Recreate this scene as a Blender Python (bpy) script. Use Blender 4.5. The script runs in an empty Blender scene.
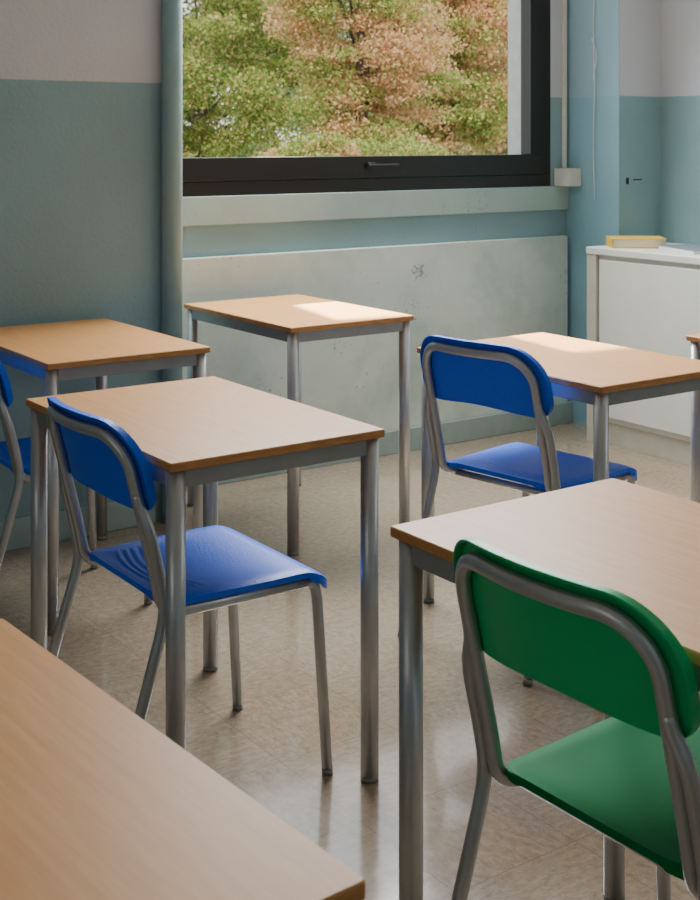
import bpy, math, random
import numpy as np
from mathutils import Vector, Matrix

scene = bpy.context.scene
COL = scene.collection
random.seed(7)

# ------------------------------------------------------------------ helpers
def lin(c):
    out = []
    for v in c[:3]:
        v = v / 255.0
        out.append(v / 12.92 if v <= 0.04045 else ((v + 0.055) / 1.055) ** 2.4)
    return (out[0], out[1], out[2], 1.0)

def new_mat(name):
    m = bpy.data.materials.new(name)
    m.use_nodes = True
    nt = m.node_tree
    b = nt.nodes["Principled BSDF"]
    return m, nt, b

def simple_mat(name, col, rough=0.5, metal=0.0, var=0.06, scale=20.0, bump=0.0, bscale=200.0, stretch=(1, 1, 1), spec=0.5):
    m, nt, b = new_mat(name)
    tc = nt.nodes.new("ShaderNodeTexCoord")
    mp = nt.nodes.new("ShaderNodeMapping")
    mp.inputs["Scale"].default_value = stretch
    nt.links.new(tc.outputs["Object"], mp.inputs["Vector"])
    n = nt.nodes.new("ShaderNodeTexNoise")
    n.inputs["Scale"].default_value = scale
    n.inputs["Detail"].default_value = 5
    nt.links.new(mp.outputs[0], n.inputs["Vector"])
    r = nt.nodes.new("ShaderNodeValToRGB")
    c = lin(col)
    r.color_ramp.elements[0].position = 0.3
    r.color_ramp.elements[1].position = 0.7
    r.color_ramp.elements[0].color = (c[0] * (1 - var), c[1] * (1 - var), c[2] * (1 - var), 1)
    r.color_ramp.elements[1].color = (min(1, c[0] * (1 + var)), min(1, c[1] * (1 + var)), min(1, c[2] * (1 + var)), 1)
    nt.links.new(n.outputs["Fac"], r.inputs["Fac"])
    nt.links.new(r.outputs["Color"], b.inputs["Base Color"])
    b.inputs["Roughness"].default_value = rough
    b.inputs["Metallic"].default_value = metal
    b.inputs["Specular IOR Level"].default_value = spec
    if bump > 0:
        n2 = nt.nodes.new("ShaderNodeTexNoise")
        n2.inputs["Scale"].default_value = bscale
        n2.inputs["Detail"].default_value = 3
        nt.links.new(tc.outputs["Object"], n2.inputs["Vector"])
        bp = nt.nodes.new("ShaderNodeBump")
        bp.inputs["Strength"].default_value = bump
        bp.inputs["Distance"].default_value = 0.002
        nt.links.new(n2.outputs["Fac"], bp.inputs["Height"])
        nt.links.new(bp.outputs[0], b.inputs["Normal"])
    return m

def mesh_obj(name, verts, faces, mats=None, smooth=False, fmat=None):
    me = bpy.data.meshes.new(name)
    me.from_pydata([tuple(v) for v in verts], [], faces)
    me.update()
    if mats:
        for m in (mats if isinstance(mats, (list, tuple)) else [mats]):
            me.materials.append(m)
    if fmat:
        for p, i in zip(me.polygons, fmat):
            p.material_index = i
    if smooth:
        for p in me.polygons:
            p.use_smooth = True
    o = bpy.data.objects.new(name, me)
    COL.objects.link(o)
    return o

def boxes_obj(name, boxes, mats, bevel=0.0):
    V, F, M = [], [], []
    for b in boxes:
        x0, y0, z0, x1, y1, z1 = b[:6]
        mi = b[6] if len(b) > 6 else 0
        k = len(V)
        V += [(x0, y0, z0), (x1, y0, z0), (x1, y1, z0), (x0, y1, z0), (x0, y0, z1), (x1, y0, z1), (x1, y1, z1), (x0, y1, z1)]
        F += [(k, k + 3, k + 2, k + 1), (k + 4, k + 5, k + 6, k + 7), (k, k + 1, k + 5, k + 4), (k + 1, k + 2, k + 6, k + 5), (k + 2, k + 3, k + 7, k + 6), (k + 3, k, k + 4, k + 7)]
        M += [mi] * 6
    o = mesh_obj(name, V, F, mats, fmat=M)
    if bevel > 0:
        md = o.modifiers.new("bevel", "BEVEL")
        md.width = bevel
        md.segments = 3
        md.limit_method = "ANGLE"
    return o

def fillet(pts, rad, n=8):
    pts = [Vector(p) for p in pts]
    out = [pts[0]]
    for i in range(1, len(pts) - 1):
        p = pts[i]
        r = rad[i] if isinstance(rad, (list, tuple)) else rad
        a = (pts[i - 1] - p)
        c = (pts[i + 1] - p)
        ra = min(r, a.length * 0.49)
        rc = min(r, c.length * 0.49)
        s = p + a.normalized() * ra
        e = p + c.normalized() * rc
        for k in range(n + 1):
            t = k / n
            out.append(s * (1 - t) ** 2 + p * 2 * t * (1 - t) + e * t * t)
    out.append(pts[-1])
    return out

def tube(name, pts, r, mat, segs=14):
    pts = [Vector(p) for p in pts]
    q = [pts[0]]
    for p in pts[1:]:
        if (p - q[-1]).length > 1e-5:
            q.append(p)
    pts = q
    V, F = [], []
    t0 = (pts[1] - pts[0]).normalized()
    up = Vector((0, 0, 1)) if abs(t0.z) < 0.9 else Vector((0, 1, 0))
    nrm = t0.cross(up).normalized()
    prev = t0
    for i, p in enumerate(pts):
        if i == 0:
            t = t0
        elif i == len(pts) - 1:
            t = (pts[i] - pts[i - 1]).normalized()
        else:
            t = ((pts[i + 1] - p).normalized() + (p - pts[i - 1]).normalized()).normalized()
        q = prev.rotation_difference(t)
        nrm = (q @ nrm).normalized()
        prev = t
        bn = t.cross(nrm).normalized()
        for k in range(segs):
            a = 2 * math.pi * k / segs
            V.append(p + nrm * math.cos(a) * r + bn * math.sin(a) * r)
    for i in range(len(pts) - 1):
        for k in range(segs):
            k2 = (k + 1) % segs
            F.append((i * segs + k, i * segs + k2, (i + 1) * segs + k2, (i + 1) * segs + k))
    ns = len(F)
    F.append(tuple(reversed(range(segs))))
    F.append(tuple((len(pts) - 1) * segs + k for k in range(segs)))
    o = mesh_obj(name, V, F, mat, smooth=True)
    o.data.polygons[ns].use_smooth = False
    o.data.polygons[ns + 1].use_smooth = False
    return o

def empty(name, loc=(0, 0, 0), rz=0.0, label=None, category=None, group=None, kind=None):
    e = bpy.data.objects.new(name, None)
    e.empty_display_size = 0.1
    e.location = loc
    e.rotation_euler = (0, 0, rz)
    COL.objects.link(e)
    if label: e["label"] = label
    if category: e["category"] = category
    if group: e["group"] = group
    if kind: e["kind"] = kind
    return e

def tag(o, label=None, category=None, kind=None, group=None):
    if label: o["label"] = label
    if category: o["category"] = category
    if kind: o["kind"] = kind
    if group: o["group"] = group
    return o

def copy_tree(src):
    def rec(o, parent):
        c = o.copy()
        COL.objects.link(c)
        if parent is not None:
            c.parent = parent
        for ch in list(o.children):
            rec(ch, c)
        return c
    kids = list(src.children)
    c = src.copy()
    COL.objects.link(c)
    for k in kids:
        rec(k, c)
    return c

# ------------------------------------------------------------------ materials
def wall_mat(name, low, high, split=1.566, wear=0.0, rough=0.5, bump=0.22, scuff=None):
    m, nt, b = new_mat(name)
    g = nt.nodes.new("ShaderNodeNewGeometry")
    sx = nt.nodes.new("ShaderNodeSeparateXYZ")
    nt.links.new(g.outputs["Position"], sx.inputs[0])
    n = nt.nodes.new("ShaderNodeTexNoise"); n.inputs["Scale"].default_value = 2.2; n.inputs["Detail"].default_value = 6
    nt.links.new(g.outputs["Position"], n.inputs["Vector"])
    def ramp(col, var):
        r = nt.nodes.new("ShaderNodeValToRGB")
        c = lin(col)
        r.color_ramp.elements[0].position = 0.3; r.color_ramp.elements[1].position = 0.7
        r.color_ramp.elements[0].color = (c[0] * (1 - var), c[1] * (1 - var), c[2] * (1 - var), 1)
        r.color_ramp.elements[1].color = (min(1, c[0] * (1 + var)), min(1, c[1] * (1 + var)), min(1, c[2] * (1 + var)), 1)
        nt.links.new(n.outputs["Fac"], r.inputs["Fac"])
        return r
    ra, rb = ramp(low, 0.10), ramp(high, 0.05)
    gt = nt.nodes.new("ShaderNodeMath"); gt.operation = "GREATER_THAN"; gt.inputs[1].default_value = split
    nt.links.new(sx.outputs["Z"], gt.inputs[0])
    mx = nt.nodes.new("ShaderNodeMix"); mx.data_type = "RGBA"
    nt.links.new(gt.outputs[0], mx.inputs["Factor"])
    nt.links.new(ra.outputs["Color"], mx.inputs["A"]); nt.links.new(rb.outputs["Color"], mx.inputs["B"])
    last = mx.outputs["Result"]
    if wear > 0:
        ns = nt.nodes.new("ShaderNodeTexNoise"); ns.inputs["Scale"].default_value = 3.0; ns.inputs["Detail"].default_value = 9; ns.inputs["Roughness"].default_value = 0.65
        nt.links.new(g.outputs["Position"], ns.inputs["Vector"])
        rs = nt.nodes.new("ShaderNodeValToRGB")
        rs.color_ramp.elements[0].position = 0.45; rs.color_ramp.elements[1].position = 0.68
        rs.color_ramp.elements[0].color = (0, 0, 0, 1); rs.color_ramp.elements[1].color = (0.5, 0.5, 0.5, 1)
        nt.links.new(ns.outputs["Fac"], rs.inputs["Fac"])
        ms = nt.nodes.new("ShaderNodeMix"); ms.data_type = "RGBA"
        nt.links.new(rs.outputs["Color"], ms.inputs["Factor"])
        nt.links.new(last, ms.inputs["A"]); ms.inputs["B"].default_value = lin((148, 176, 171))
        last = ms.outputs["Result"]
        n3 = nt.nodes.new("ShaderNodeTexNoise"); n3.inputs["Scale"].default_value = 60; n3.inputs["Detail"].default_value = 5; n3.inputs["Roughness"].default_value = 0.65
        nt.links.new(g.outputs["Position"], n3.inputs["Vector"])
        n4 = nt.nodes.new("ShaderNodeTexNoise"); n4.inputs["Scale"].default_value = 3.3; n4.inputs["Detail"].default_value = 2
        nt.links.new(g.outputs["Position"], n4.inputs["Vector"])
        ad = nt.nodes.new("ShaderNodeMath"); ad.operation = "MULTIPLY_ADD"; ad.inputs[1].default_value = 0.55
        nt.links.new(n4.outputs["Fac"], ad.inputs[0]); nt.links.new(n3.outputs["Fac"], ad.inputs[2])
        fac = ad.outputs[0]
        if scuff:
            ds = nt.nodes.new("ShaderNodeVectorMath"); ds.operation = "DISTANCE"; ds.inputs[1].default_value = scuff
            nt.links.new(g.outputs["Position"], ds.inputs[0])
            mr = nt.nodes.new("ShaderNodeMapRange"); mr.inputs["From Min"].default_value = 0.0; mr.inputs["From Max"].default_value = 0.07
            mr.inputs["To Min"].default_value = 0.25; mr.inputs["To Max"].default_value = 0.0
            nt.links.new(ds.outputs["Value"], mr.inputs["Value"])
            a2 = nt.nodes.new("ShaderNodeMath"); a2.operation = "ADD"
            nt.links.new(fac, a2.inputs[0]); nt.links.new(mr.outputs[0], a2.inputs[1])
            fac = a2.outputs[0]
        r3 = nt.nodes.new("ShaderNodeMapRange")
        r3.inputs["From Min"].default_value = 0.974; r3.inputs["From Max"].default_value = 0.990
        r3.inputs["To Min"].default_value = 0.0; r3.inputs["To Max"].default_value = wear
        nt.links.new(fac, r3.inputs["Value"])
        m3 = nt.nodes.new("ShaderNodeMix"); m3.data_type = "RGBA"
        nt.links.new(r3.outputs[0], m3.inputs["Factor"])
        nt.links.new(last, m3.inputs["A"]); m3.inputs["B"].default_value = lin((104, 124, 122))
        last = m3.outputs["Result"]
    nt.links.new(last, b.inputs["Base Color"])
    b.inputs["Roughness"].default_value = rough
    n2 = nt.nodes.new("ShaderNodeTexNoise"); n2.inputs["Scale"].default_value = 70; n2.inputs["Detail"].default_value = 6
    nt.links.new(g.outputs["Position"], n2.inputs["Vector"])
    bp = nt.nodes.new("ShaderNodeBump"); bp.inputs["Strength"].default_value = bump; bp.inputs["Distance"].default_value = 0.006
    nt.links.new(n2.outputs["Fac"], bp.inputs["Height"]); nt.links.new(bp.outputs[0], b.inputs["Normal"])
    return m

M_wall = wall_mat("wall_paint", (134, 166, 171), (200, 203, 208), bump=0.36)
M_teal = wall_mat("teal_reveal_paint", (132, 174, 186), (146, 180, 192))
M_panel = wall_mat("panel_paint", (214, 226, 217), (214, 226, 217), wear=0.7, bump=0.09, scuff=(3.51, 4.465, 0.79))
M_sill = wall_mat("sill_paint", (168, 190, 185), (168, 190, 185), wear=0.5, rough=0.4, bump=0.08)
M_base = simple_mat("baseboard_paint", (160, 180, 177), 0.5, bump=0.2)
M_ceil = simple_mat("ceiling_paint", (225, 225, 220), 0.8)
M_pipe = simple_mat("pipe_paint", (144, 174, 178), 0.7, var=0.05, spec=0.15)
M_out = simple_mat("outer_render", (205, 203, 200), 0.8, var=0.08)
M_winf = simple_mat("dark_aluminium", (30, 25, 20), 0.38, 0.1, var=0.1)
M_handle = simple_mat("handle_metal", (64, 62, 58), 0.35, 0.7)
M_white = simple_mat("white_plastic", (218, 218, 210), 0.4)
M_cab = simple_mat("cabinet_laminate", (220, 220, 211), 0.45, var=0.03, scale=6)
M_cabedge = simple_mat("cabinet_edge", (192, 187, 172), 0.5, var=0.05)
M_metal = simple_mat("grey_tube_metal", (182, 184, 186), 0.34, 0.68, var=0.05, scale=30)
M_apron = simple_mat("grey_rail_metal", (146, 148, 149), 0.5, 0.35, var=0.05, scale=30)
M_cap = simple_mat("grey_cap", (132, 131, 129), 0.45)
M_dark = simple_mat("dark_hole", (22, 24, 26), 0.8)
M_blue = simple_mat("blue_plastic", (4, 100, 240), 0.38, var=0.06, scale=180, bump=0.55, bscale=240, spec=0.4)
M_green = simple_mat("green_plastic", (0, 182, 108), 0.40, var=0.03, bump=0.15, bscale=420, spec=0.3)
M_green_dim = simple_mat("green_plastic_dimmed", (0, 124, 68), 0.55, var=0.03, bump=0.15, bscale=420, spec=0.05)  # same plastic as the backrest, colour darkened to offset light on the seat
M_edge = simple_mat("desk_wood_edge", (186, 130, 72), 0.45, var=0.2, scale=14, stretch=(2, 2, 12))
M_yellow = simple_mat("yellow_cover", (232, 190, 70), 0.5)
M_page = simple_mat("book_pages", (232, 222, 190), 0.8, var=0.1, scale=200, stretch=(0.1, 0.1, 8))
M_booklet = simple_mat("grey_blue_cover", (110, 126, 134), 0.5)
M_paper = simple_mat("paper", (235, 235, 230), 0.7)
M_bark = simple_mat("bark", (100, 86, 70), 0.9, var=0.4, scale=12, bump=0.8, bscale=30)
M_grass = simple_mat("grass", (96, 120, 62), 0.9, var=0.4, scale=3)

def wood_mat():
    m, nt, b = new_mat("desk_laminate")
    tc = nt.nodes.new("ShaderNodeTexCoord")
    mp = nt.nodes.new("ShaderNodeMapping"); mp.inputs["Scale"].default_value = (34, 1.8, 10)
    nt.links.new(tc.outputs["Object"], mp.inputs["Vector"])
    n = nt.nodes.new("ShaderNodeTexNoise"); n.inputs["Scale"].default_value = 3; n.inputs["Detail"].default_value = 9; n.inputs["Roughness"].default_value = 0.7
    nt.links.new(mp.outputs[0], n.inputs["Vector"])
    r = nt.nodes.new("ShaderNodeValToRGB")
    e = r.color_ramp.elements
    e[0].position = 0.25; e[0].color = lin((198, 140, 82))
    e[1].position = 0.75; e[1].color = lin((218, 166, 106))
    nt.links.new(n.outputs["Fac"], r.inputs["Fac"])
    nt.links.new(r.outputs["Color"], b.inputs["Base Color"])
    b.inputs["Roughness"].default_value = 0.42
    b.inputs["Specular IOR Level"].default_value = 0.15
    return m
M_wood = wood_mat()

def floor_mat():
    m, nt, b = new_mat("vinyl_floor")
    g = nt.nodes.new("ShaderNodeNewGeometry")
    def streak(scale):
        q = nt.nodes.new("ShaderNodeMapping"); q.inputs["Scale"].default_value = scale
        nt.links.new(g.outputs["Position"], q.inputs["Vector"])
        n = nt.nodes.new("ShaderNodeTexNoise"); n.inputs["Scale"].default_value = 34; n.inputs["Detail"].default_value = 9; n.inputs["Roughness"].default_value = 0.8
        nt.links.new(q.outputs[0], n.inputs["Vector"])
        return n
    a, c = streak((1, 2.0, 1)), streak((2.0, 1, 1))
    ch = nt.nodes.new("ShaderNodeTexChecker"); ch.inputs["Scale"].default_value = 3.333
    ch.inputs["Color1"].default_value = (0, 0, 0, 1); ch.inputs["Color2"].default_value = (1, 1, 1, 1)
    mo = nt.nodes.new("ShaderNodeMapping"); mo.inputs["Location"].default_value = (0.0, 0.0, 0.15)
    nt.links.new(g.outputs["Position"], mo.inputs["Vector"]); nt.links.new(mo.outputs[0], ch.inputs["Vector"])
    mx = nt.nodes.new("ShaderNodeMix"); mx.data_type = "FLOAT"
    nt.links.new(ch.outputs["Fac"], mx.inputs["Factor"])
    nt.links.new(a.outputs["Fac"], mx.inputs["A"]); nt.links.new(c.outputs["Fac"], mx.inputs["B"])
    r = nt.nodes.new("ShaderNodeValToRGB")
    e = r.color_ramp.elements
    e[0].position = 0.34; e[0].color = lin((132, 115, 95))
    e[1].position = 0.68; e[1].color = lin((177, 160, 137))
    nt.links.new(mx.outputs["Result"], r.inputs["Fac"])
    br = nt.nodes.new("ShaderNodeTexBrick"); br.offset = 0.0; br.inputs["Scale"].default_value = 1.0
    br.inputs["Brick Width"].default_value = 0.3; br.inputs["Row Height"].default_value = 0.3; br.inputs["Mortar Size"].default_value = 0.0012
    br.inputs["Color1"].default_value = (1, 1, 1, 1); br.inputs["Color2"].default_value = (0.96, 0.96, 0.96, 1); br.inputs["Mortar"].default_value = (0.72, 0.70, 0.68, 1)
    nt.links.new(g.outputs["Position"], br.inputs["Vector"])
    mu = nt.nodes.new("ShaderNodeMix"); mu.data_type = "RGBA"; mu.blend_type = "MULTIPLY"; mu.inputs["Factor"].default_value = 1
    nt.links.new(r.outputs["Color"], mu.inputs["A"]); nt.links.new(br.outputs["Color"], mu.inputs["B"])
    nt.links.new(mu.outputs["Result"], b.inputs["Base Color"])
    n5 = nt.nodes.new("ShaderNodeTexNoise"); n5.inputs["Scale"].default_value = 22; n5.inputs["Detail"].default_value = 8
    nt.links.new(g.outputs["Position"], n5.inputs["Vector"])
    r5 = nt.nodes.new("ShaderNodeMapRange"); r5.inputs["To Min"].default_value = 0.08; r5.inputs["To Max"].default_value = 0.20
    nt.links.new(n5.outputs["Fac"], r5.inputs["Value"]); nt.links.new(r5.outputs[0], b.inputs["Roughness"])
    b.inputs["Specular IOR Level"].default_value = 0.9
    b.inputs["Coat Weight"].default_value = 0.3
    b.inputs["Coat Roughness"].default_value = 0.06
    n6 = nt.nodes.new("ShaderNodeTexNoise"); n6.inputs["Scale"].default_value = 10; n6.inputs["Detail"].default_value = 3
    nt.links.new(g.outputs["Position"], n6.inputs["Vector"])
    bp = nt.nodes.new("ShaderNodeBump"); bp.inputs["Strength"].default_value = 0.06; bp.inputs["Distance"].default_value = 0.004
    nt.links.new(n6.outputs["Fac"], bp.inputs["Height"]); nt.links.new(bp.outputs[0], b.inputs["Normal"])
    return m
M_floor = floor_mat()

def glass_mat():
    m = bpy.data.materials.new("window_glass"); m.use_nodes = True
    nt = m.node_tree; nt.nodes.clear()
    o = nt.nodes.new("ShaderNodeOutputMaterial"); t = nt.nodes.new("ShaderNodeBsdfTransparent")
    gl = nt.nodes.new("ShaderNodeBsdfGlossy"); gl.inputs["Roughness"].default_value = 0.05
    mx = nt.nodes.new("ShaderNodeMixShader"); mx.inputs[0].default_value = 0.003
    nt.links.new(t.outputs[0], mx.inputs[1]); nt.links.new(gl.outputs[0], mx.inputs[2]); nt.links.new(mx.outputs[0], o.inputs[0])
    return m
M_glass = glass_mat()

def leaf_mat(name, cols):
    m, nt, b = new_mat(name)
    g = nt.nodes.new("ShaderNodeNewGeometry")
    r = nt.nodes.new("ShaderNodeValToRGB")
    e = r.color_ramp.elements
    e[0].position = 0; e[0].color = lin(cols[0])
    e[1].position = 1; e[1].color = lin(cols[-1])
    for i, c in enumerate(cols[1:-1]):
        q = e.new((i + 1) / (len(cols) - 1)); q.color = lin(c)
    nt.links.new(g.outputs["Random Per Island"], r.inputs["Fac"])
    nt.links.new(r.outputs["Color"], b.inputs["Base Color"])
    b.inputs["Roughness"].default_value = 0.7
    b.inputs["Specular IOR Level"].default_value = 0.2
    tr = nt.nodes.new("ShaderNodeBsdfTranslucent")
    nt.links.new(r.outputs["Color"], tr.inputs["Color"])
    mx = nt.nodes.new("ShaderNodeMixShader"); mx.inputs[0].default_value = 0.5
    out = nt.nodes["Material Output"]
    nt.links.new(b.outputs[0], mx.inputs[1]); nt.links.new(tr.outputs[0], mx.inputs[2]); nt.links.new(mx.outputs[0], out.inputs["Surface"])
    return m
M_leafg = leaf_mat("green_leaves", [(108, 128, 56), (138, 156, 74), (166, 180, 96), (206, 208, 132)])
M_leafd = leaf_mat("deep_green_leaves", [(112, 130, 80), (132, 150, 94), (156, 172, 114), (196, 198, 148)])
M_leafo = leaf_mat("rust_leaves", [(200, 148, 106), (220, 172, 130), (238, 196, 156), (212, 180, 122)])

# ------------------------------------------------------------------ room shell
XL, XR, YB, YF, YP, ZC = -2.6, 4.73, -3.0, 4.50, 4.16, 3.05
NX0, NX1 = 2.13, 4.45
YO = 4.70
fl = boxes_obj("floor", [(XL - 0.2, YB - 0.2, -0.12, XR + 0.2, YO, 0)], M_floor); tag(fl, "mottled beige vinyl tile floor with a worn gloss", kind="structure")
ce = boxes_obj("ceiling", [(XL - 0.2, YB - 0.2, ZC, XR + 0.2, YO, ZC + 0.2)], M_ceil); tag(ce, kind="structure")
WZ0, WZ1 = 1.14, 2.85
wb = boxes_obj("wall_back", [
    (XL - 0.2, YP, 0, NX0, YO, ZC),
    (NX1, YP, 0, XR + 0.2, YO, ZC),
    (NX0, YF, 0, NX1, YO, WZ0),
    (NX0, YF, WZ1, NX1, YO, ZC),
    (4.336, YF, WZ0, NX1, YO, WZ1),
    (NX1 - 0.004, YP + 0.001, 0, NX1, YF, ZC, 1),
], [M_wall, M_teal]); tag(wb, "teal painted wall with a pale upper band", kind="structure")
wr = boxes_obj("wall_right", [(XR, YB - 0.2, 0, XR + 0.2, YP, ZC)], M_wall); tag(wr, kind="structure")
wl = boxes_obj("wall_left", [(XL - 0.2, YB - 0.2, 0, XL, YP, ZC)], M_wall); tag(wl, kind="structure")
wf = boxes_obj("wall_front", [(XL, YB - 0.2, 0, XR, YB, ZC)], M_wall); tag(wf, kind="structure")
tp = boxes_obj("trim_1", [(NX0 + 0.002, YF - 0.035, 0.1, NX1 - 0.03, YF - 0.001, 0.90)], M_panel, bevel=0.004); tag(tp, "scuffed pale panel under the window", kind="structure")
ts = boxes_obj("trim_2", [(NX0 + 0.002, YF - 0.018, 1.025, NX1 - 0.006, YF - 0.001, 1.139)], M_sill, bevel=0.003); tag(ts, "pale painted window sill band", kind="structure")
t3 = boxes_obj("trim_3", [(4.255, YO - 0.10, WZ0, 4.336, YO + 0.01, WZ1)], M_out); tag(t3, "pale rendered outer window reveal", kind="structure")
bb = boxes_obj("baseboard_back", [(NX0 + 0.002, YF - 0.045, 0, NX1 - 0.006, YF - 0.001, 0.10), (XL, YP - 0.015, 0, NX0 - 0.06, YP - 0.001, 0.10)], M_base, bevel=0.003); tag(bb, kind="structure")
br_ = boxes_obj("baseboard_right", [(XR - 0.015, YB, 0, XR - 0.001, 2.4, 0.10)], M_base, bevel=0.003); tag(br_, kind="structure")
t4 = boxes_obj("trim_4", [(4.493, YP - 0.002, 1.155, 4.512, YP + 0.01, 1.185), (4.540, YP - 0.002, 1.172, 4.60, YP + 0.01, 1.178)], M_dark, bevel=0.002); tag(t4, "small dark hole and scratch in the teal wall", kind="structure")

win = empty("window_1", (3.23, YF + 0.04, WZ0), label="dark aluminium framed window onto autumn trees", kind="structure")
def wpart(o):
    o.parent = win
    o.matrix_parent_inverse = Matrix.Translation((-3.23, -(YF + 0.04), -WZ0))
    return o
fx0, fx1 = 2.14, 4.336
fa, fb = WZ0 + 0.056, WZ1 - 0.056
wpart(boxes_obj("window_frame", [
    (fx0, YF - 0.004, WZ0 + 0.0005, fx1, YF + 0.09, fa), (fx0, YF - 0.004, fb, fx1, YF + 0.09, WZ1),
    (fx0, YF - 0.004, fa + 0.0002, fx0 + 0.056, YF + 0.09, fb - 0.0002), (fx1 - 0.056, YF - 0.004, fa + 0.0002, fx1, YF + 0.09, fb - 0.0002)], M_winf, bevel=0.002))
s0, s1, sa, sb = fx0 + 0.0575, fx1 - 0.0575, fa + 0.0015, fb - 0.0015
wpart(boxes_obj("sash", [
    (s0, YF - 0.010, sa, s1, YF + 0.06, WZ0 + 0.152), (s0, YF - 0.010, WZ1 - 0.14, s1, YF + 0.06, sb),
    (s0, YF - 0.010, WZ0 + 0.1522, fx0 + 0.13, YF + 0.06, WZ1 - 0.1402), (fx1 - 0.135, YF - 0.010, WZ0 + 0.1522, s1, YF + 0.06, WZ1 - 0.1402)], M_winf, bevel=0.002))
wpart(boxes_obj("glass_pane", [(fx0 + 0.12, YF + 0.02, WZ0 + 0.14, fx1 - 0.13, YF + 0.028, WZ1 - 0.13)], M_glass))
wpart(boxes_obj("window_handle", [(3.24, YF - 0.026, WZ0 + 0.10, 3.28, YF - 0.0105, WZ0 + 0.125), (3.24, YF - 0.038, WZ0 + 0.106, 3.40, YF - 0.026, WZ0 + 0.118)], M_handle, bevel=0.003))

pp = tube("heating_pipe", [(NX0 - 0.005, YP - 0.03, 0), (NX0 - 0.005, YP - 0.03, ZC)], 0.037, M_pipe, 24)
tag(pp, "teal painted vertical pipe beside the window", "pipe")
bx = boxes_obj("blind_winder_box", [(4.36, 4.40, 1.14, 4.445, 4.498, 1.225), (4.375, 4.397, 1.155, 4.43, 4.40, 1.21)], M_white, bevel=0.004)
tag(bx, "small white plastic box on the wall beside the window", "blind winder")
cp = boxes_obj("cable_duct", [(4.410, 4.478, 1.226, 4.428, 4.498, 3.04)], M_white, bevel=0.003)
tag(cp, "thin white vertical duct beside the window frame", "cable duct")
cpts = []
for i in range(60):
    z = 3.04 - (3.04 - 1.08) * i / 59
    cpts.append((4.437 + 0.0015 * math.sin(i * 0.9), 4.31 + 0.004 * math.sin(i * 0.4), z))
pc = tube("pull_cord", cpts, 0.0024, M_white, 8)
tag(pc, "thin white blind pull cord hanging on the wall", "cord")
cpts2 = [(p[0] - 0.012 + 0.008 * math.sin(i), p[1] - 0.014 + 0.014 * math.cos(i * 0.9), p[2]) for i, p in enumerate(cpts[36:43])]
k = tube("cord_knot", cpts2, 0.0024, M_white, 8); k.parent = pc

# ------------------------------------------------------------------ cabinet
cab = empty("storage_cabinet", (4.485, 3.3, 0), label="low white laminate storage cabinet against the wall", category="cabinet")
def cpart(o, loc=(4.485, 3.3, 0)):
    o.parent = cab
    o.matrix_parent_inverse = Matrix.Translation((-loc[0], -loc[1], -loc[2]))
    return o
CX, CY0, CY1 = 4.25, 2.45, 4.15
cpart(boxes_obj("body", [(CX, CY0, 0.10, XR - 0.01, CY1, 0.845)], M_cab, bevel=0.003))
cpart(boxes_obj("plinth", [(CX + 0.01, CY0 + 0.01, 0, XR - 0.012, CY1 - 0.005, 0.10)], M_cabedge))
cpart(boxes_obj("cabinet_top", [(CX - 0.025, CY0 - 0.01, 0.846, XR - 0.008, CY1 + 0.005, 0.878)], M_cab, bevel=0.004))
for j, (a, b_) in enumerate([(3.31, 4.08), (2.50, 3.295)]):
    d = cpart(boxes_obj("door", [(CX - 0.018, a, 0.125, CX - 0.001, b_, 0.825)], M_cab, bevel=0.004))
cpart(boxes_obj("side_stile", [(CX - 0.02, 4.095, 0.0, CX - 0.0, CY1 + 0.004, 0.845)], M_cabedge, bevel=0.002))

bk = empty("book", (4.41, 4.02, 0.879), math.radians(-38), label="yellow covered book lying on the white cabinet", category="book")
o = boxes_obj("pages", [(-0.118, -0.083, 0.005, 0.115, 0.083, 0.037)], M_page); o.parent = bk
o = boxes_obj("cover", [(-0.122, -0.088, 0.0, 0.12, 0.088, 0.005), (-0.122, -0.088, 0.037, 0.12, 0.088, 0.042), (-0.125, -0.088, 0.0, -0.120, 0.088, 0.042)], M_yellow, bevel=0.001); o.parent = bk
bl = empty("paper_booklet", (4.46, 3.72, 0.879), math.radians(-20), label="thin stapled papers lying on the white cabinet", category="papers")
o = boxes_obj("sheets", [(-0.10, -0.15, 0, 0.10, 0.15, 0.012)], M_paper); o.parent = bl
o = boxes_obj("cover", [(-0.102, -0.152, 0.0121, 0.102, 0.152, 0.014)], M_booklet); o.parent = bl

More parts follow.
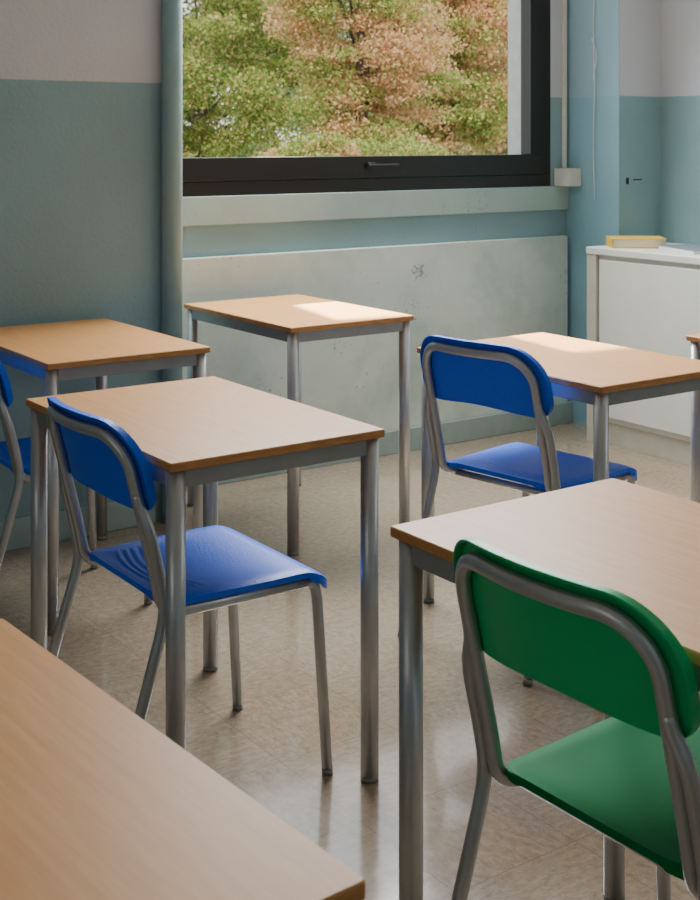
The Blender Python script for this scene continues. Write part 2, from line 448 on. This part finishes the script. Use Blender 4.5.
# ------------------------------------------------------------------ desk
def build_desk():
    W, L, H, T = 0.51, 0.75, 0.75, 0.017
    root = empty("school_desk")
    R, n = 0.005, 4
    out = []
    for (cx, cy, a0) in [(W / 2 - R, L / 2 - R, 0), (-W / 2 + R, L / 2 - R, 90), (-W / 2 + R, -L / 2 + R, 180), (W / 2 - R, -L / 2 + R, 270)]:
        for i in range(n + 1):
            a = math.radians(a0 + 90 * i / n)
            out.append((cx + R * math.cos(a), cy + R * math.sin(a)))
    N = len(out)
    V, F, M = [], [], []
    def ring(ins, z):
        s = len(V)
        for (x, y) in out:
            V.append((x - math.copysign(ins, x), y - math.copysign(ins, y), z))
        return s
    r0 = ring(0.002, H - T); r1 = ring(0, H - T + 0.002); r2 = ring(0, H - 0.002); r3 = ring(0.002, H)
    for a, b_, mi in [(r0, r1, 1), (r1, r2, 1), (r2, r3, 1)]:
        for i in range(N):
            j = (i + 1) % N
            F.append((a + i, a + j, b_ + j, b_ + i)); M.append(mi)
    F.append(tuple(r3 + i for i in range(N))); M.append(0)
    F.append(tuple(reversed([r0 + i for i in range(N)]))); M.append(1)
    top = mesh_obj("tabletop", V, F, [M_wood, M_edge], fmat=M); top.parent = root
    top["label"] = "wood laminate tabletop with brown wooden edge"
    ix, iy = W / 2 - 0.024, L / 2 - 0.026
    a0, a1 = H - T - 0.037, H - T - 0.001
    t = 0.011
    fr = boxes_obj("frame_rail", [(-ix, -iy - t, a0, ix, -iy + t, a1), (-ix, iy - t, a0, ix, iy + t, a1),
                                  (-ix - t, -iy, a0, -ix + t, iy, a1), (ix - t, -iy, a0, ix + t, iy, a1)], M_apron, bevel=0.002)
    fr.parent = root
    for sx in (-1, 1):
        for sy in (-1, 1):
            lg = tube("leg", [(0, 0, 0.010), (0, 0, H - T - 0.0015)], 0.0195, M_metal, 20)
            lg.location = (sx * ix, sy * iy, 0)
            lg.parent = root
            fc = tube("foot_cap", [(0, 0, 0.0005), (0, 0, 0.011)], 0.0195, M_cap, 20)
            fc.parent = lg
    return root

desk0 = build_desk()
desks = [
    ((1.383, 2.573), 0.0, "wood-topped school desk with grey legs and a blue chair tucked in"),
    ((2.515, 3.925), 0.0, "wood-topped school desk standing by the wall under the window, no chair"),
    ((1.605, 3.74), 0.0, "wood-topped school desk beside the teal wall"),
    ((2.61, 2.635), 0.0, "wood-topped school desk with sunlit top and blue chair"),
    ((1.489, 1.272), 0.0, "wood-topped school desk with a green chair tucked in"),
    ((0.356, 1.232), 3.1, "wood-topped school desk with bare warm top"),
    ((3.445, 2.33), 0.0, "wood-topped school desk near the white cabinet"),
]
for i, ((x, y), rz, lab) in enumerate(desks):
    d = desk0 if i == 0 else copy_tree(desk0)
    d.location = (x, y, 0); d.rotation_euler = (0, 0, math.radians(rz))
    tag(d, lab, "desk", group="classroom desks")

# ------------------------------------------------------------------ chair
def ordered_boundary(nu, nv):
    return [(i, 0) for i in range(nu)] + [(nu - 1, j) for j in range(1, nv)] + [(i, nv - 1) for i in range(nu - 2, -1, -1)] + [(0, j) for j in range(nv - 2, 0, -1)]

def id2(base, i, j, nu):
    return base + j * nu + i

def build_chair(plastic, seat_plastic, cname, groove):
    root = empty(cname)
    TR = 0.0120
    HW = 0.186
    def bx(y, z):
        return -0.232 - (z - 0.47) * 0.25 + 0.043 * (y / 0.21) ** 2
    pts = []
    ztop = 0.779
    def side(s):
        a = [Vector((0.155, s * HW, 0.418)), Vector((-0.190, s * HW, 0.418)), Vector((bx(HW, 0.50), s * HW, 0.50)), Vector((bx(HW, ztop - 0.075), s * HW, ztop - 0.075))]
        return fillet(a, [0, 0.06, 0.03, 0], 8)
    left = side(1)
    arc = []
    Rr = 0.075
    for i in range(1, 11):
        a = math.radians(90 * i / 10)
        y = HW - Rr + Rr * math.cos(a); z = ztop - Rr + Rr * math.sin(a)
        arc.append(Vector((bx(y, z), y, z)))
    mid = []
    for i in range(1, 12):
        y = (HW - Rr) * (1 - 2 * i / 12)
        mid.append(Vector((bx(y, ztop), y, ztop)))
    arc2 = [Vector((p.x, -p.y, p.z)) for p in reversed(arc)]
    right = [Vector((p.x, -p.y, p.z)) for p in reversed(left)]
    hoop = tube("back_frame", left + arc + mid + arc2 + right, TR, M_metal, 16); hoop.parent = root
    cb = tube("cross_bar", [(0.11, -HW, 0.412), (0.11, HW, 0.412)], 0.009, M_metal, 12); cb.parent = root
    cb = tube("cross_bar", [(-0.14, -HW, 0.412), (-0.14, HW, 0.412)], 0.009, M_metal, 12); cb.parent = root
    for s in (1, -1):
        f = fillet([(0.12, s * HW, 0.418), (0.176, s * HW, 0.418), (0.201, s * (HW + 0.006), 0.010)], 0.05, 10)
        lg = tube("leg", f, TR, M_metal, 16); lg.parent = root
        fc = tube("foot_cap", [(0.2005, s * (HW + 0.006), 0.013), (0.2015, s * (HW + 0.006), 0.0)], TR + 0.0002, M_cap, 16); fc.parent = lg
        yo = HW + 2 * TR - 0.001
        r = fillet([(bx(HW, 0.665), s * (HW + 0.001), 0.665), (bx(HW, 0.645), s * (HW + 0.002), 0.645), (bx(HW, 0.60), s * yo, 0.598), (bx(HW, 0.5), s * yo, 0.5), (-0.193, s * yo, 0.43), (-0.325, s * (yo + 0.008), 0.010)], [0, 0.02, 0.03, 0.04, 0.05, 0], 8)
        lg = tube("leg", r, TR - 0.0003, M_metal, 16); lg.parent = root
        fc = tube("foot_cap", [(-0.324, s * (yo + 0.008), 0.013), (-0.328, s * (yo + 0.008), 0.0)], TR + 0.0002, M_cap, 16); fc.parent = lg
    # seat
    nu, nv = 121, 41
    Wd = 0.204
    x0, x1 = -0.195, 0.216
    def seat_pt(u, v, inset, dz):
        x = x0 + inset + (x1 - x0 - 2 * inset) * (0.5 - 0.5 * math.cos(math.pi * u))
        w = Wd - inset - 0.012 * max(0, (0.05 - x)) / 0.25
        R = 0.05
        dx = min(x - x0 - inset, x1 - inset - x)
        if dx < R:
            w = w - R + math.sqrt(max(0, R * R - (R - dx) ** 2))
        y = v * w
        z = 0.447 + dz
        z -= 0.010 * max(0.0, 1 - (y / 0.17) ** 2) * max(0.0, 1 - ((x + 0.02) / 0.16) ** 2)
        if x > 0.13:
            z -= 5.6 * (x - 0.13) ** 2
        if x < -0.13:
            z += 1.5 * (-0.13 - x) ** 2
        e = max(0.0, abs(y) - (w - 0.02)) / 0.02
        z -= 0.004 * e * e
        if groove > 0:
            for gi in range(4):
                xc = -0.160 + gi * 0.019 + 1.4 * y * y
                k_ = max(0.0, min(1.0, (0.155 - abs(y)) / 0.02))
                z += groove * k_ * math.exp(-((x - xc) / 0.0045) ** 2)
        return Vector((x, y, z))
    V, F = [], []
    for j in range(nv):
        for i in range(nu):
            V.append(seat_pt(i / (nu - 1), -1 + 2 * j / (nv - 1), 0, 0))
    off = len(V)
    for j in range(nv):
        for i in range(nu):
            V.append(seat_pt(i / (nu - 1), -1 + 2 * j / (nv - 1), 0.004, -0.007))
    for j in range(nv - 1):
        for i in range(nu - 1):
            F.append((id2(0, i, j, nu), id2(0, i + 1, j, nu), id2(0, i + 1, j + 1, nu), id2(0, i, j + 1, nu)))
            F.append((id2(off, i, j, nu), id2(off, i, j + 1, nu), id2(off, i + 1, j + 1, nu), id2(off, i + 1, j, nu)))
    bd = ordered_boundary(nu, nv)
    lip = len(V)
    for (i, j) in bd:
        p = V[id2(0, i, j, nu)]
        V.append(Vector((p.x, p.y, p.z - (0.018 if p.x > 0.15 else 0.012))))
    for a in range(len(bd)):
        b_ = (a + 1) % len(bd)
        F.append((id2(0, *bd[a], nu), lip + a, lip + b_, id2(0, *bd[b_], nu)))
        F.append((lip + a, id2(off, *bd[a], nu), id2(off, *bd[b_], nu), lip + b_))
    seat = mesh_obj("seat", V, F, seat_plastic, smooth=True); seat.parent = root
    # backrest shell
    nu, nv = 41, 17
    BW, z0, z1 = 0.219, 0.624, 0.808
    def bpt(u, v, inset, dx):
        y = (BW - inset) * math.sin(math.pi / 2 * u)
        t = BW - inset - abs(y)
        Rt, Rb = 0.095, 0.05
        s_ = min(1.0, max(0.0, (0.205 - abs(y)) / 0.2)); s_ = s_ * s_ * (3 - 2 * s_)
        za, zb = z0 + inset + 0.014 * s_, z1 - inset
        zb -= 0.006 * (y / BW) ** 2
        if t < Rt: zb = zb - Rt + math.sqrt(max(0, Rt * Rt - (Rt - t) ** 2))
        if t < Rb: za = za + Rb - math.sqrt(max(0, Rb * Rb - (Rb - t) ** 2))
        z = za + (zb - za) * (0.5 - 0.5 * math.cos(math.pi * v))
        return Vector((bx(y, z) + dx, y, z))
    V, F = [], []
    def grid(inset, dx):
        s = len(V)
        for j in range(nv):
            for i in range(nu):
                V.append(bpt(-1 + 2 * i / (nu - 1), j / (nv - 1), inset, dx))
        return s
    g0 = grid(0.0, 0.0150); g1 = grid(0.004, 0.0122)
    for j in range(nv - 1):
        for i in range(nu - 1):
            F.append((id2(g0, i, j, nu), id2(g0, i + 1, j, nu), id2(g0, i + 1, j + 1, nu), id2(g0, i, j + 1, nu)))
            F.append((id2(g1, i, j, nu), id2(g1, i, j + 1, nu), id2(g1, i + 1, j + 1, nu), id2(g1, i + 1, j, nu)))
    bd = ordered_boundary(nu, nv)
    nb = len(bd)
    rings = []
    for (fx, fo) in [(0.0, 0.0001), (0.93, 0.0005), (1.0, -0.0006), (1.0, -0.0032), (0.93, -0.0040)]:
        s = len(V)
        for (i, j) in bd:
            p = V[id2(g0, i, j, nu)]; q = V[id2(g1, i, j, nu)]
            k_ = min(1.0, max(0.0, (p.z - z0 - 0.004) / 0.03)) if abs(p.y) > 0.19 else (1.0 if p.z > z0 + 0.1 else 0.0)
            dep = (0.0038 + 0.0135 * k_) * fx
            dirn = Vector((0, p.y - q.y, p.z - q.z))
            if dirn.length > 1e-6: dirn.normalize()
            ff = fo if fo > 0 else fo * (0.3 + 0.7 * k_)
            V.append(Vector((p.x - dep, p.y, p.z)) + dirn * ff)
        rings.append(s)
    def gi0(a): return id2(g0, *bd[a % nb], nu)
    def gi1(a): return id2(g1, *bd[a % nb], nu)
    nr = len(rings)
    for a in range(nb):
        b_ = (a + 1) % nb
        F.append((gi0(a), rings[0] + a, rings[0] + b_, gi0(b_)))
        for q in range(nr - 1):
            F.append((rings[q] + a, rings[q + 1] + a, rings[q + 1] + b_, rings[q] + b_))
        F.append((rings[-1] + a, gi1(a), gi1(b_), rings[-1] + b_))
    br = mesh_obj("backrest", V, F, plastic, smooth=True); br.parent = root
    for o_ in (seat, br):
        md = o_.modifiers.new("edge", "EDGE_SPLIT"); md.split_angle = math.radians(42)
    return root

c_blue = build_chair(M_blue, M_blue, "school_chair", 0.0030)
chairs = [
    ((1.354, 2.490), 0.0, (1, 1, 1.012), "blue plastic school chair tucked under a desk"),
    ((2.507, 2.648), 9.0, (1, 1, 1.035), "blue plastic school chair pulled slightly out from a sunlit desk"),
    ((1.49, 3.63), 0.0, (1, 1, 1), "blue plastic school chair at the desk beside the teal wall"),
]
for i, ((x, y), rz, s, lab) in enumerate(chairs):
    c = c_blue if i == 0 else copy_tree(c_blue)
    c.location = (x, y, 0); c.rotation_euler = (0, 0, math.radians(rz)); c.scale = s
    tag(c, lab, "chair", group="classroom chairs")
c_green = build_chair(M_green, M_green_dim, "school_chair", 0.0)
c_green.location = (1.447, 1.240, 0)
c_green.rotation_euler = (0, 0, math.radians(1.5))
c_green.scale = (0.97, 0.955, 1.012)
tag(c_green, "green plastic school chair with grey tube frame tucked under a desk", "chair", group="classroom chairs")

# ------------------------------------------------------------------ outside
GZ = -3.2
gr = boxes_obj("ground_lawn", [(-15, 5.2, GZ - 0.2, 50, 55, GZ)], M_grass); tag(gr, "grass lawn outside the window", "lawn", kind="structure")

def foliage(name, blobs, n, size, mats, seed, mix):
    rng = np.random.default_rng(seed)
    vol = np.array([b[3] * b[3] * b[4] for b in blobs]); pr = vol / vol.sum()
    ids = rng.choice(len(blobs), n, p=pr)
    B = np.array(blobs)
    d = rng.normal(size=(n, 3)); d /= np.linalg.norm(d, axis=1)[:, None]
    rad = rng.uniform(0.0, 1.3, n) ** 0.6
    P = B[ids, :3] + d * rad[:, None] * np.stack([B[ids, 3], B[ids, 3], B[ids, 4]], 1)
    a = rng.normal(size=(n, 3)); a /= np.linalg.norm(a, axis=1)[:, None]
    b = np.cross(a, rng.normal(size=(n, 3))); b /= np.linalg.norm(b, axis=1)[:, None]
    s = size * rng.uniform(0.5, 1.4, n)[:, None]
    V = np.stack([P - a * s, P + b * s * 0.6, P + a * s, P - b * s * 0.6], 1).reshape(-1, 3)
    F = np.arange(n * 4).reshape(-1, 4)
    me = bpy.data.meshes.new(name)
    me.from_pydata(V.tolist(), [], F.tolist()); me.update()
    for m in mats: me.materials.append(m)
    if len(mats) > 1:
        bm_ = (rng.uniform(size=len(blobs)) < mix).astype(np.int32)
        mi = bm_[ids]
        flip = rng.uniform(size=n) < 0.12
        mi = np.where(flip, 1 - mi, mi).astype(np.int32)
        me.polygons.foreach_set("material_index", mi)
    o = bpy.data.objects.new(name, me); COL.objects.link(o)
    o["kind"] = "stuff"
    return o

def make_tree(r, d, crown_z, rxy, rz, nblob, nleaf, size, mats, seed, label, bs=(0.3, 0.6), mix=0.0):
    base = (0.818 * r + 0.575 * d, -0.575 * r + 0.818 * d)
    rnd = random.Random(seed)
    root = empty("tree", (base[0], base[1], GZ), label=label, category="tree", group="trees outside the window")
    H = crown_z - GZ
    tr = tube("trunk", [(0, 0, 0), (0.05, 0.02, H * 0.4), (-0.06, 0.05, H * 0.7), (0, 0, H)], 0.07, M_bark, 12); tr.parent = root
    blobs = []
    for i in range(nblob):
        a = rnd.uniform(0, 2 * math.pi); rr = rnd.uniform(0.05, 1) ** 0.5 * rxy
        z = rnd.uniform(-1, 1) * rz
        k = math.sqrt(max(0.25, 1 - (z / rz) ** 2 * 0.75))
        x, y = rr * k * math.cos(a), rr * k * math.sin(a)
        s = rnd.uniform(*bs)
        blobs.append((x, y, H + z, s, s * rnd.uniform(0.3, 0.6)))
        if i < 14:
            bt = tube("branch", [(0, 0, H + z * 0.5 - 0.8), (x * 0.5, y * 0.5, H + z * 0.8 - 0.2), (x, y, H + z)], 0.015, M_bark, 6); bt.parent = tr
    f = foliage("foliage", blobs, nleaf, size, mats, seed, mix); f.parent = root
    return root

OR = "leafy tree with rust-orange autumn leaves"
make_tree(0.15, 13.2, 2.5, 0.85, 1.15, 200, 80000, 0.020, [M_leafo, M_leafg], 1, OR, (0.12, 0.34), 0.30)
make_tree(1.30, 16.0, 2.6, 0.95, 1.35, 200, 80000, 0.024, [M_leafo, M_leafg], 8, OR, (0.14, 0.40), 0.42)
make_tree(-2.0, 17.0, 2.3, 1.6, 2.4, 260, 130000, 0.025, [M_leafg, M_leafo], 2, "leafy light green tree", (0.15, 0.42), 0.07)
make_tree(-0.15, 10.4, 0.78, 1.1, 0.55, 200, 100000, 0.015, [M_leafg, M_leafo], 6, "low leafy light green tree", (0.06, 0.22), 0.1)
make_tree(3.4, 20.5, 2.4, 2.0, 3.0, 260, 110000, 0.038, [M_leafd, M_leafo], 3, "leafy dark green tree", (0.2, 0.6), 0.15)
make_tree(-2.7, 24.0, 2.6, 2.2, 3.2, 260, 70000, 0.055, [M_leafd], 4, "leafy dark green tree", (0.4, 0.8))
make_tree(1.4, 33.0, 2.8, 3.0, 3.8, 300, 90000, 0.07, [M_leafd], 5, "leafy dark green tree", (0.5, 1.0))

# ------------------------------------------------------------------ light
w = bpy.data.worlds.new("world"); scene.world = w; w.use_nodes = True
nt = w.node_tree; bg = nt.nodes["Background"]
bg.inputs["Color"].default_value = (0.88, 0.94, 1.0, 1); bg.inputs["Strength"].default_value = 2.1

def area(name, loc, target, sx, sy, power, col, spread=180):
    l = bpy.data.lights.new(name, "AREA"); l.shape = "RECTANGLE"; l.size = sx; l.size_y = sy; l.energy = power; l.color = col
    l.spread = math.radians(spread)
    o = bpy.data.objects.new(name, l); COL.objects.link(o)
    o.location = loc
    o.rotation_euler = (Vector(target) - Vector(loc)).to_track_quat("-Z", "Y").to_euler()
    return o
area("window_skylight", (3.20, 4.38, 2.50), (1.9, 1.0, 0.2), 2.1, 0.75, 165, (0.97, 0.98, 1.0), 150)
area("side_fill_light", (-2.4, 0.8, 1.9), (1.5, 1.6, 0.6), 2.2, 1.3, 7.5, (1.0, 0.97, 0.93))  # added fill lamp out of view; the left wall has no window
area("side_fill_light", (4.6, 0.6, 2.0), (1.0, 1.6, 0.4), 2.0, 1.3, 12, (1.0, 0.98, 0.95))  # second added fill lamp, off to the right, no window behind it
sl = bpy.data.lights.new("sun", "SUN"); sl.energy = 5.0; sl.angle = math.radians(1.0); sl.color = (1.0, 0.95, 0.88)
so = bpy.data.objects.new("sun", sl); COL.objects.link(so)
so.rotation_euler = Vector((0.35, 0.6, -0.75)).to_track_quat("-Z", "Y").to_euler()

def framed_spot(name, loc, target, hu, hv, power):
    """theatre-style framing spot: the beam is cut to a rectangle like light through a casement"""
    l = bpy.data.lights.new(name, "SPOT"); l.energy = power
    l.spot_size = 2 * math.atan(math.hypot(hu, hv)) * 1.15; l.spot_blend = 0.05; l.shadow_soft_size = 0.02
    l.color = (1.0, 0.94, 0.84)
    l.use_nodes = True
    nt = l.node_tree
    em = nt.nodes["Emission"]
    tc = nt.nodes.new("ShaderNodeTexCoord")
    sp = nt.nodes.new("ShaderNodeSeparateXYZ"); nt.links.new(tc.outputs["Normal"], sp.inputs[0])
    az = nt.nodes.new("ShaderNodeMath"); az.operation = "ABSOLUTE"; nt.links.new(sp.outputs["Z"], az.inputs[0])
    ms = []
    for ax, h in (("X", hu), ("Y", hv)):
        dv = nt.nodes.new("ShaderNodeMath"); dv.operation = "DIVIDE"
        nt.links.new(sp.outputs[ax], dv.inputs[0]); nt.links.new(az.outputs[0], dv.inputs[1])
        ab = nt.nodes.new("ShaderNodeMath"); ab.operation = "ABSOLUTE"; nt.links.new(dv.outputs[0], ab.inputs[0])
        mr = nt.nodes.new("ShaderNodeMapRange")
        mr.inputs["From Min"].default_value = h * 0.8; mr.inputs["From Max"].default_value = h
        mr.inputs["To Min"].default_value = 1.0; mr.inputs["To Max"].default_value = 0.0
        nt.links.new(ab.outputs[0], mr.inputs["Value"])
        ms.append(mr)
    mu = nt.nodes.new("ShaderNodeMath"); mu.operation = "MULTIPLY"
    nt.links.new(ms[0].outputs[0], mu.inputs[0]); nt.links.new(ms[1].outputs[0], mu.inputs[1])
    nt.links.new(mu.outputs[0], em.inputs["Strength"])
    o = bpy.data.objects.new(name, l); COL.objects.link(o); o.location = loc
    o.rotation_euler = (Vector(target) - Vector(loc)).to_track_quat("-Z", "Y").to_euler()
framed_spot("sunbeam", (3.30, 6.85, 4.05), (2.70, 3.86, 0.75), 0.038, 0.048, 14000)
framed_spot("sunbeam", (3.45, 6.80, 4.30), (2.81, 2.88, 0.75), 0.022, 0.030, 14000)

# ------------------------------------------------------------------ camera
cd = bpy.data.cameras.new("camera"); cd.sensor_fit = "HORIZONTAL"; cd.sensor_width = 36
cd.lens = 36 * 1287 / 700
cd.shift_y = -312 / 700
cd.clip_start = 0.05; cd.clip_end = 200
cd.dof.use_dof = True
cd.dof.focus_distance = 2.8
cd.dof.aperture_fstop = 16
cam = bpy.data.objects.new("camera", cd); COL.objects.link(cam)
cam.location = (0, 0, 1.37)
cam.rotation_euler = (math.radians(90), 0, math.radians(-35.1))
scene.camera = cam
